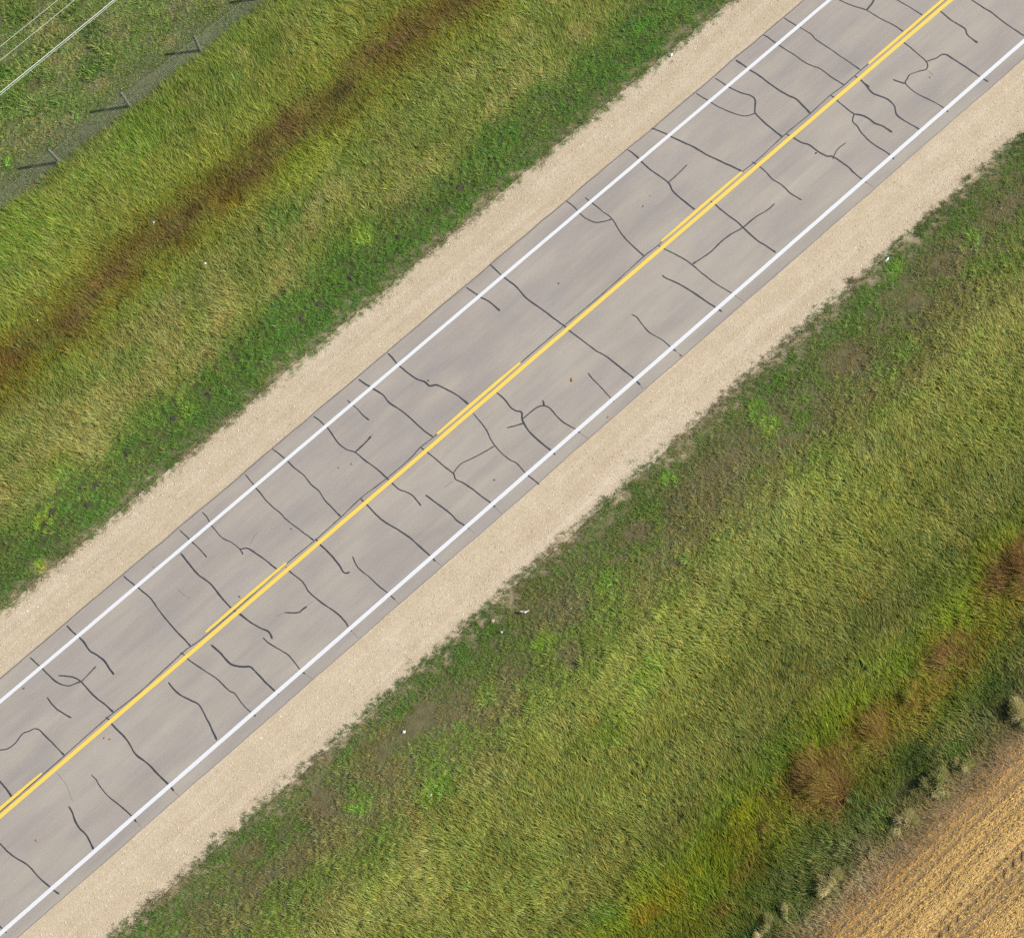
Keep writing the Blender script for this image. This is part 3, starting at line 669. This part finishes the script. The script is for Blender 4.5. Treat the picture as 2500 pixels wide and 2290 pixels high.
def field_straw():
    n = 560000
    x = RNG.uniform(-4, 30, n); y = RNG.uniform(-36, -23.9, n)
    ok = margin_ok(x, y); x, y = x[ok], y[ok]
    edge = smooth(0.0, 0.9, -24.15 - y + 0.35 * noise(x, y, 1.0, 51))
    ph = (y + 0.02 * noise(x, y, 0.8, 52)) / 0.33
    row = 0.5 + 0.5 * np.cos(2 * math.pi * ph); row = row ** 2.2
    windrow = np.exp(-((y + 26.95 + 0.12 * noise(x, y * 0, 1.5, 55)) / 0.34) ** 2) + 0.7 * np.exp(-((y + 29.0) / 0.5) ** 2) + .35 * np.exp(-((y + 25.9) / 0.25) ** 2)
    def lugs(yc):
        u = (x + 3.0 + np.abs(y - yc) * 0.9 + .03) / 0.50
        return np.exp(-((np.abs(np.abs(y - yc) - .17)) / .13) ** 4) * (np.mod(u, 1) < 0.42)
    lug, lug2 = lugs(-27.47), lugs(-29.6)
    fur = np.exp(-((np.mod(y + .2, 1.24) - .62) / .07) ** 2)
    p = edge * np.clip(0.12 + 1.15 * row * (0.9 + .3 * noise(x, y, 0.9, 53)) + 0.8 * windrow, 0, 1) * (1 - .75 * fur * (1 - np.clip(windrow, 0, 1))) * (1 - 0.97 * np.maximum(lug, lug2))
    k = RNG.uniform(0, 1, len(x)) < p; x, y, row, windrow = x[k], y[k], row[k], np.clip(windrow[k], 0, 1)
    n = len(x); stand = (RNG.uniform(0, 1, n) < 0.25 * row * (1 - windrow))
    L = np.where(stand, RNG.uniform(.05, .12, n), RNG.uniform(.05, .16, n))
    t0 = np.where(stand, RNG.uniform(0, .5, n), RNG.uniform(1.25, 1.55, n)); t1 = np.where(stand, t0 + .1, t0 + RNG.uniform(-.1, .15, n))
    az = np.where(RNG.uniform(0, 1, n) < .22, RNG.uniform(0, 2 * math.pi, n), RNG.normal(0, .28, n) + math.pi * (RNG.uniform(0, 1, n) < .5))
    a, b, c = lin((204, 160, 86)), lin((224, 188, 108)), lin((162, 120, 60))
    r = RNG.uniform(0, 1, n)[:, None]; far = smooth(24.4, 26.0, -y)[:, None]
    col = a * (1 - r) + (c * (1 - far) + b * far) * r
    col = col * (1 - .55 * windrow[:, None]) + lin((226, 190, 122)) * .55 * windrow[:, None]
    col = col * 0.90 * np.exp(RNG.normal(0, .14, n))[:, None]
    z = zg(y) + 0.01 + np.where(stand, 0, RNG.uniform(0, .05, n) + .04 * windrow)
    o = build_blades('straw_stubble', x, y, z, az, t0, t1, L, RNG.uniform(.008, .018, n), col, M_STRAW)
    tag(o, 'golden straw and cut stubble rows covering the harvested field in the corner', 'stubble', kind='stuff')
field_straw()

def tyre_track(yc):
    V, F = [], []
    for k, x in enumerate(np.arange(-3.0, 29.0, 0.50)):
        for sd in (-1, 1):
            cx = x + .21 - .17 * 1.1 + RNG.normal(0, .02); cy = yc + sd * .17 + RNG.normal(0, .012); b = len(V); m = 9
            for q in range(m):
                t = 2 * math.pi * q / m; lx = .062 * math.cos(t) * RNG.uniform(.7, 1.25); ly = .15 * math.sin(t) * RNG.uniform(.75, 1.15)
                V.append((cx + lx - sd * ly * .9, cy + ly, float(zg(cy)) + .006))
            V.append((cx, cy, float(zg(cy)) + .03))
            F += [(b + q, b + (q + 1) % m, b + m) for q in range(m)]
    o = mesh_obj('tyre_track', V, F, M_CLODB)
    tag(o, 'row of dark lug prints of a tractor tyre in the stubble', kind='structure')
tyre_track(-27.47)

# loose stones on both shoulders
def stones():
    oct_v = np.array([[1, 0, 0], [0, 1, 0], [-1, 0, 0], [0, -1, 0], [0, 0, 1.0]])
    n = 42000; side = RNG.uniform(0, 1, n) < .5
    x = RNG.uniform(-26, 38, n); q = RNG.uniform(0, 1, n)
    y = np.where(side, 4.62 + 2.15 * q, -4.35 - 2.4 * q)
    ok = margin_ok(x, y, 60); x, y, q = x[ok], y[ok], q[ok]; n = len(x)
    s = np.exp(RNG.normal(math.log(0.011), .45, n)) * (1 + .5 * q)
    s = np.clip(s, .006, .034)
    zz = -0.018 - 0.052 * np.where(y > 0, (y - 4.4) / 2.38, (-y - 4.1) / 2.7)
    an = RNG.uniform(0, math.pi, n); sx = s * RNG.uniform(.8, 1.5, n); sy = s * RNG.uniform(.7, 1.1, n); sz = s * RNG.uniform(.5, .9, n)
    V = np.zeros((n, 5, 3))
    for k in range(5):
        a_, b_ = oct_v[k, 0] * sx, oct_v[k, 1] * sy
        V[:, k, 0] = x + a_ * np.cos(an) - b_ * np.sin(an); V[:, k, 1] = y + a_ * np.sin(an) + b_ * np.cos(an)
        V[:, k, 2] = zz + oct_v[k, 2] * sz
    me = bpy.data.meshes.new('loose_gravel')
    me.vertices.add(n * 5); me.loops.add(n * 12); me.polygons.add(n * 4)
    me.vertices.foreach_set('co', V.astype(np.float32).ravel())
    pat = np.array([[0, 1, 4, 1, 2, 4, 2, 3, 4, 3, 0, 4]])
    me.loops.foreach_set('vertex_index', ((np.arange(n) * 5)[:, None] + pat).reshape(-1).astype(np.int32))
    me.polygons.foreach_set('loop_start', (np.arange(n * 4) * 3).astype(np.int32))
    me.update(calc_edges=True)
    a = me.color_attributes.new('col', 'FLOAT_COLOR', 'POINT')
    base = np.array([(.40, .32, .21), (.45, .38, .27), (.34, .275, .19), (.50, .44, .34)])[RNG.integers(0, 4, n)] * np.exp(RNG.normal(0, .15, n))[:, None]
    c4 = np.ones((n, 5, 4), np.float32); c4[:, :, :3] = base[:, None, :]; a.data.foreach_set('color', c4.ravel())
    k = N('stones'); at_ = k.n('ShaderNodeAttribute', attribute_name='col'); me.materials.append(k.finish(at_.outputs['Color'], .9))
    tag(link(bpy.data.objects.new('loose_gravel', me)), 'loose stones scattered over both gravel shoulders', 'gravel', kind='stuff')
stones()

# ------------------------------------------------------------------ single plants
def plant(name, u, v, label, cat, group, n, r, h, cols, width, wind=1.0, wa=100, tilt=(.45, .55), sub=0, aspect=.75, gappy=.5):
    """one plant: many blades from an uneven crown; the tall ones lie over with the wind"""
    P = on_ground(u, v); n = int(n * 1.8); width *= .72
    sub = sub or max(3, int(r * 16))
    sa, sr = RNG.uniform(0, 2 * math.pi, sub), r * .95 * RNG.uniform(0, 1, sub) ** .8
    sx, sy = sr * np.cos(sa) + RNG.normal(0, r * .08, sub), sr * np.sin(sa) * aspect
    sw = RNG.uniform(1 - gappy, 1, sub); k = RNG.choice(sub, n, p=sw / sw.sum())
    bx = sx[k] + RNG.normal(0, r * .15, n); by = sy[k] + RNG.normal(0, r * .12, n)
    rad = np.hypot(bx, by) / r
    hs = RNG.uniform(.7, 1.15, sub)[k]
    L = h * hs * RNG.uniform(.55, 1.15, n) * (1.05 - .45 * np.clip(rad, 0, 1.3))
    ua = math.radians(wa) + RNG.normal(0, .25, sub)[k]
    ox = bx / r * 1.6 + RNG.normal(0, .35, n) + wind * np.cos(ua); oy = by / r * 1.6 + RNG.normal(0, .35, n) + wind * np.sin(ua)
    az = np.arctan2(oy, ox)
    t0 = np.clip(tilt[0] + .3 * (rad - .4) + RNG.normal(0, .13, n), .02, 1.3); t1 = np.clip(t0 + tilt[1] * RNG.uniform(.4, 1.2, n), .1, 1.55)
    cc = np.array([lin(c) for c in cols]); sc = RNG.integers(0, len(cols), sub)[k]
    ci = np.where(RNG.uniform(0, 1, n) < .5, sc, RNG.integers(0, len(cols), n))
    C = cc[ci] * GAIN * np.exp(RNG.normal(0, .13, n))[:, None]
    o = build_blades(name, bx, by, np.full(n, -0.01), az, t0, t1, L, width * RNG.uniform(.7, 1.3, n), C, M_BLADE)
    o.location = P
    return tag(o, label, cat, group)
RC = [(118, 88, 54), (104, 76, 46), (134, 106, 66), (94, 70, 42), (126, 92, 62), (126, 108, 50), (118, 114, 46), (92, 64, 38)]
OC = [(134, 108, 56), (118, 94, 48), (142, 122, 64), (118, 114, 44), (124, 128, 46)]
g = 'rusty grass clumps along the field margin'
plant('grass_clump', 2012, 1925, 'largest red brown grass clump, fanning out beside a dark hollow', 'grass clump', g, 6800, 1.7, .8, RC, .017, wind=1.3, wa=112, tilt=(.7, .55))
plant('grass_clump', 2140, 1800, 'olive brown grass clump touching the upper right of the largest red brown clump', 'grass clump', g, 2600, 1.4, .62, OC + RC[:2], .016, wind=1.5, wa=100, tilt=(.7, .55))
plant('grass_clump', 2318, 1602, 'dull red brown grass clump between the largest clump and the right edge', 'grass clump', g, 2500, 1.35, .62, RC + OC, .016, wind=1.5, wa=112, tilt=(.7, .55))
plant('grass_clump', 2500, 1405, 'reddish grass clump cut off by the right edge of the picture', 'grass clump', g, 4200, 1.6, .75, RC, .016, wind=1.5, wa=122, tilt=(.7, .55))
plant('grass_clump', 1886, 2003, 'small faint rusty grass clump left below the largest clump', 'grass clump', g, 700, .5, .55, RC + [(120, 120, 46)] * 4, .015)
plant('grass_clump', 2236, 1706, 'small orange brown grass tuft between the olive brown and the dull red clump', 'grass clump', g, 800, .6, .6, OC + [(118, 126, 46)] * 3, .015)
PC = [(170, 158, 120), (152, 140, 104), (122, 126, 72), (138, 132, 90), (104, 116, 56), (180, 164, 132)]
g = 'pale seeding weeds along the stubble field'
for u, v, r, h, lb in ((2026, 2160, .62, .6, 'widest pale beige seeding weed, at the lower part of the stubble edge'),
                       (1872, 2262, .5, .55, 'pale weed at the bottom edge of the picture, lowest of its kind'),
                       (2205, 2006, .5, .6, 'greyish seeding weed against the middle of the stubble edge'),
                       (2292, 1908, .6, .6, 'pale bushy weed on the right of the dark green hollow'),
                       (2484, 1742, .6, .65, 'pale weed at the right picture edge, uppermost of its kind'),
                       (1930, 2225, .35, .5, 'small pale weed between the lowest one and the widest one'),
                       (2350, 1862, .4, .5, 'small greyish weed just above the pale bushy one')):
    plant('seeding_weed', u, v, lb, 'weed', g, int(1500 * r / .6), r, h, PC, .014, tilt=(.3, .5))
GC = [(100, 140, 62), (84, 120, 50), (124, 150, 68)]
g = 'broad leaved weeds in the pasture behind the fence'
for u, v, r, h, lb in ((23, 402, .30, .25, 'dark green leafy weed at the left edge, largest behind the fence'),
                       (196, 283, .20, .16, 'green leafy weed on bare ground left of the middle post shadow'),
                       (120, 357, .12, .16, 'small leafy weed touching the top of the lowest fence post'),
                       (300, 218, .07, .12, 'tiny green sprig just above the middle fence post'),
                       (386, 157, .09, .12, 'tiny green sprig below the tip of the uppermost post shadow'),
                       (190, 246, .09, .12, 'tiny green sprig above the leafy weed by the middle shadow')):
    plant('leafy_weed', u, v, lb, 'weed', g, int(40 + 600 * r), r, h, GC, .03, wind=.3, tilt=(.6, .6))

# ------------------------------------------------------------------ fence and overhead wires
fence = tag(empty('wire_fence', (3.5, 21.36, float(zg(21.36)))), 'wire livestock fence on grey wooden posts crossing the upper left corner', 'fence')
fz = float(zg(21.36))
px = np.array([(145, 395), (317.7, 262), (488.4, 125.9)], float)
bases = [at(u, v, fz) for u, v in px]
x0, dx = bases[0][0], (bases[2][0] - bases[0][0]) / 2
fy = float(np.mean([b[1] for b in bases]))
posts = [(bases[0][0], 1.16, (-.02, .03)), (bases[1][0], 1.12, (.03, .05)), (bases[2][0], 1.05, (.10, .06)), (bases[2][0] + dx, 1.1, (.0, .04)), (x0 - dx, 1.1, (.02, -.02)), (bases[2][0] + 2 * dx, 1.1, (0, .02))]
for x, h, (lx, ly) in posts:
    base = np.array([x, fy, fz - .15]); pts = [base + np.array([lx, ly, h + .15]) * t for t in (0, .3, .6, .96, 1.0)]
    V, F = tube(pts, .078, 9, .068)
    V = [np.array(p) + RNG.normal(0, .002, 3) for p in V]
    o = mesh_obj('post', np.array(V) - np.array(fence.location), F, M_WOOD, fence, True)
wh = (.10, .22, .34, .46, .59, .73, .88, 1.0)
for k, hgt in enumerate(wh):
    pts = []
    xe = np.arange(x0 - dx, bases[2][0] + 2 * dx + .01, dx / 6)
    for x in xe:
        sag = 0.02 * math.sin(((x - x0) / dx % 1) * math.pi)
        pts.append((x, fy - .055 + .012 * math.sin(x * 3 + k), fz + hgt - sag))
    V, F = tube(pts, .0028 if k < 7 else .0045, 4)
    mesh_obj('wire', np.array(V) - np.array(fence.location), F, M_WIRE, fence)
V, F = [], []
for j, x in enumerate(np.arange(x0 - dx, bases[2][0] + 2 * dx, 0.30)):   # upright stays woven into the line wires
    b = len(V); yy = fy - .068
    for (a_, z_) in ((-.0015, .08), (.0015, .08), (.0015, .90), (-.0015, .90)): V.append((x + a_, yy, fz + z_))
    for (a_, z_) in ((-.0015, .08), (.0015, .08), (.0015, .90), (-.0015, .90)): V.append((x + a_, yy - .004, fz + z_))
    F += [(b, b + 1, b + 2, b + 3), (b + 7, b + 6, b + 5, b + 4), (b, b + 4, b + 5, b + 1), (b + 2, b + 6, b + 7, b + 3), (b + 1, b + 5, b + 6, b + 2), (b + 3, b + 7, b + 4, b)]
o = mesh_obj('wire_stays', np.array(V) - np.array(fence.location), F, M_WIRE, fence)

HW = 8.0
g = 'overhead wires across the upper left corner'
for (ua, va), (ub, vb), r, mt, z, lb in (((0, 115), (142, 0), .0095, M_CABLE2, HW, 'thin pale overhead wire nearest the picture corner'),
                                         ((0, 149), (183, 0), .0095, M_CABLE2, HW, 'thin pale overhead wire between the corner wire and the bright pair'),
                                         ((0, 227.5), (279.5, 0), .013, M_CABLE, HW - .9, 'thick bright white overhead wire, upper of the close pair'),
                                         ((0, 233.5), (286, 0), .011, M_CABLE2, HW - 1.0, 'greenish grey overhead wire, lower of the close pair')):
    a, b = at(ua, va, z), at(ub, vb, z); d = (b - a) / np.linalg.norm(b - a)
    mid = (a + b) / 2; s0 = np.linspace(-42, 42, 57)
    pts = [mid + d * s + np.array([0, 0, 0.0011 * s * s]) for s in s0]
    V, F = tube(np.array(pts) - mid, r, 6)
    o = mesh_obj('overhead_wire', V, F, mt); o.location = mid
    tag(o, lb, 'wire', g)

# ------------------------------------------------------------------ small things lying about
def lump(name, P, sx, sy, sz, mat, seed, label, cat, group=None, rot=0.0, rings=5, seg=9, sink=.25, rough=.22):
    rg = np.random.default_rng(seed); V = []
    for i in range(1, rings):
        th = math.pi * i / rings
        for k in range(seg):
            ph = 2 * math.pi * k / seg; q = 1 + rg.normal(0, rough)
            V.append((math.sin(th) * math.cos(ph) * q, math.sin(th) * math.sin(ph) * q, math.cos(th)))
    V = [(0, 0, 1)] + V + [(0, 0, -1)]; F = []
    for k in range(seg):
        F.append((0, 1 + k, 1 + (k + 1) % seg)); e = 1 + (rings - 2) * seg
        F.append((len(V) - 1, e + (k + 1) % seg, e + k))
    for i in range(rings - 2):
        for k in range(seg):
            a_ = 1 + i * seg
            F.append((a_ + k, a_ + seg + k, a_ + seg + (k + 1) % seg, a_ + (k + 1) % seg))
    c, s = math.cos(rot), math.sin(rot)
    V = [((x * sx) * c - (y * sy) * s, (x * sx) * s + (y * sy) * c, z * sz + sz * (1 - 2 * sink)) for x, y, z in V]
    o = mesh_obj(name, V, F, mat); o.location = tuple(map(float, P))
    return tag(o, label, cat, group)

ordn = ['first', 'second', 'third', 'fourth', 'fifth', 'sixth', 'seventh', 'eighth', 'ninth', 'tenth', 'eleventh', 'twelfth', 'thirteenth', 'fourteenth']
for k, (u, v) in enumerate(MOUNDS):
    P = on_ground(u, v); s = .8 + .4 * abs(math.sin(k * 1.7))
    lump('earth_mound', P - [0, 0, .01], .17 * s, .12 * s, .03, M_MOUND, 700 + k,
         f'{ordn[k]} small dark earth mound from the lower left in the short green grass', 'mound', 'earth mounds in the short green grass', rot=k * 1.1, rings=8, seg=18, rough=.10)

CL = [((1364, 692), .045, M_CLODB, 'brown clod alone in the wide uncracked stretch of the upper lane'),
      ((1396.6, 927.5), .075, M_CLODO, 'largest orange clod, in the lower lane right of the arched crack'),
      ((586, 1456), .06, M_CLODO, 'orange clod in the upper lane touching the doubled yellow line at left'),
      ((269, 1804), .06, M_CLODO, 'orange clod under the centre line beside a long sealed crack, lower left'),
      ((254, 1801), .035, M_CLODB, 'small brown crumb just left of the orange clod under the centre line'),
      ((89, 2050), .055, M_CLODO, 'orange brown clod in the lower lane near the bottom left corner'),
      ((1664, 868), .06, M_CLODO, 'orange leaf like clod outside the lower white line'),
      ((1485, 1018), .05, M_CLODO, 'orange clod on the asphalt rim below the short straight crack'),
      ((1570, 504), .035, M_CLODB, 'brown crumb in the upper lane above the crack with a straight side branch'),
      ((1587, 479), .03, M_CLODO, 'tiny yellowish crumb above the brown crumb of the upper lane'),
      ((1992, 375), .045, M_CLODK, 'round black crumb in the lower lane, upper right, under the wavy crack'),
      ((858.7, 1133), .045, M_CLODO, 'orange clod in the upper lane left of the crack with a side branch'),
      ((826, 1142), .03, M_CLODB, 'small brown crumb left of the orange clod in the upper lane'),
      ((711, 1291), .04, M_CLODB, 'brown crumb close above the centre joint, left of the middle'),
      ((58, 1680), .045, M_CLODB, 'brown crumb just inside the upper white line at the far left'),
      ((712, 1291.5 - 0), .0, M_CLODB, ''),
      ((1207, 1172), .04, M_CLODB, 'brown crumb in the lower lane below the closed loop of cracks'),
      ((376, 1384), .04, M_CLODO, 'orange crumb outside the upper white line, left'),
      ((2270, 190), .035, M_CLODB, 'brown crumb inside the upper right loop of cracks'),
      ((1046, 929), .04, M_CLODB, 'brown crumb beside the kink of a crack in the upper lane near the picture middle')]
g = 'clods and crumbs of dirt on the asphalt'
for k, ((u, v), s, mt, lb) in enumerate(CL):
    if s == 0: continue
    lump('dirt_clod', at(u, v), s, s * .7, s * .28, mt, 800 + k, lb, 'clod', g, rot=k * .9, sink=.1)

def scrap(name, u, v, outline, thick, mat, label, cat, z=.12, fold=0.0, rot=0.0, group=None):
    """a crumpled sheet: outline in metres, lifted in the middle, with real thickness"""
    P = on_ground(u, v) + np.array([0, 0, z]); n = len(outline)
    c, s = math.cos(rot), math.sin(rot)
    O = [(x * c - y * s, x * s + y * c, fold * ((k % 2) - .5)) for k, (x, y) in enumerate(outline)]
    V = [(0, 0, fold + .01)] + O; V += [(x, y, zz - thick) for x, y, zz in V]
    F = [(0, 1 + k, 1 + (k + 1) % n) for k in range(n)] + [(n + 1, n + 2 + (k + 1) % n, n + 2 + k) for k in range(n)]
    F += [(1 + k, n + 2 + k, n + 2 + (k + 1) % n, 1 + (k + 1) % n) for k in range(n)]
    o = mesh_obj(name, V, F, mat); o.location = tuple(P); return tag(o, label, cat, group)
g = 'litter on the verges'
A0 = -math.radians(41)
scrap('plastic_scrap', 1281, 1494, [(-.20, .03), (-.13, .055), (-.02, .02), (.08, .03), (.20, .07), (.18, .02), (.08, -.03), (.01, -.065), (-.03, -.02), (-.14, -.03)], .004, M_PLAST,
      'white torn strip of plastic with two wings, largest litter on the field side verge', 'litter', .17, .03, A0, g)
scrap('plastic_scrap', 1225, 1544, [(-.06, 0), (0, .05), (.06, .01), (.02, -.05)], .004, M_PLAST, 'small bluish white scrap at the lower left of the winged white plastic', 'litter', .13, .03, .3, g)
scrap('paper_scrap', 1638, 138, [(-.12, -.03), (-.06, .04), (.02, .10), (.08, .09), (.06, -.02), (.02, -.08), (-.04, -.05)], .004, M_PLAST,
      'creamy white crumpled paper on the edge of the upper gravel shoulder near the top', 'litter', .09, .03, A0, g)
scrap('plastic_scrap', 2163, 638, [(-.10, -.03), (-.08, .03), (.04, .045), (.12, .02), (.10, -.03), (0, -.045)], .006, M_BLUE,
      'pale blue plastic wrapper in the grass edge of the lower gravel shoulder', 'litter', .17, .02, math.radians(10), g)
scrap('plastic_scrap', 2158.5, 615.5, [(-.06, .0), (.0, .025), (.07, .0), (.0, -.02)], .004, M_BLUE, 'thin grey blue sliver just above the pale blue wrapper', 'litter', .10, .01, math.radians(-75), g)
scrap('plastic_scrap', 383, 553, [(-.06, 0), (-.01, .06), (.06, .02), (.03, -.05)], .004, M_PLAST, 'small white scrap in the rusty ditch grass', 'litter', .42, .03, .4, g)
scrap('plastic_scrap', 506, 652, [(-.08, -.02), (0, .05), (.10, .03), (.04, -.03)], .004, M_PLAST, 'greyish white scrap in the yellow green grass below the ditch', 'litter', .38, .03, A0, g)
scrap('plastic_scrap', 101, 790, [(-.04, 0), (0, .04), (.05, .01), (.0, -.04)], .004, M_ROCK, 'dull white scrap near the left edge in the brownish grass', 'litter', .40, .02, .9, g)
scrap('plastic_scrap', 107.5, 1387, [(-.075, .03), (-.03, .045), (.06, .0), (.08, -.035), (.03, -.04), (-.05, .0)], .008, M_RED, 'small red plastic piece in the short grass at the far left', 'litter', .17, .01, .1, g)
lump('stone', on_ground(986.5, 1786) + [0, 0, .05], .065, .055, .05, M_PLAST, 901, 'round white stone in the patchy grass below the road', 'stone')
lump('stone', on_ground(1203, 1516) + [0, 0, .02], .10, .08, .06, M_PINK, 902, 'pinkish brown stone left of the white plastic litter', 'stone')
lump('stone', on_ground(1053, 1940) + [0, 0, .08], .035, .03, .03, M_PLAST, 903, 'tiny white pebble in the meadow below the bare patch', 'stone')
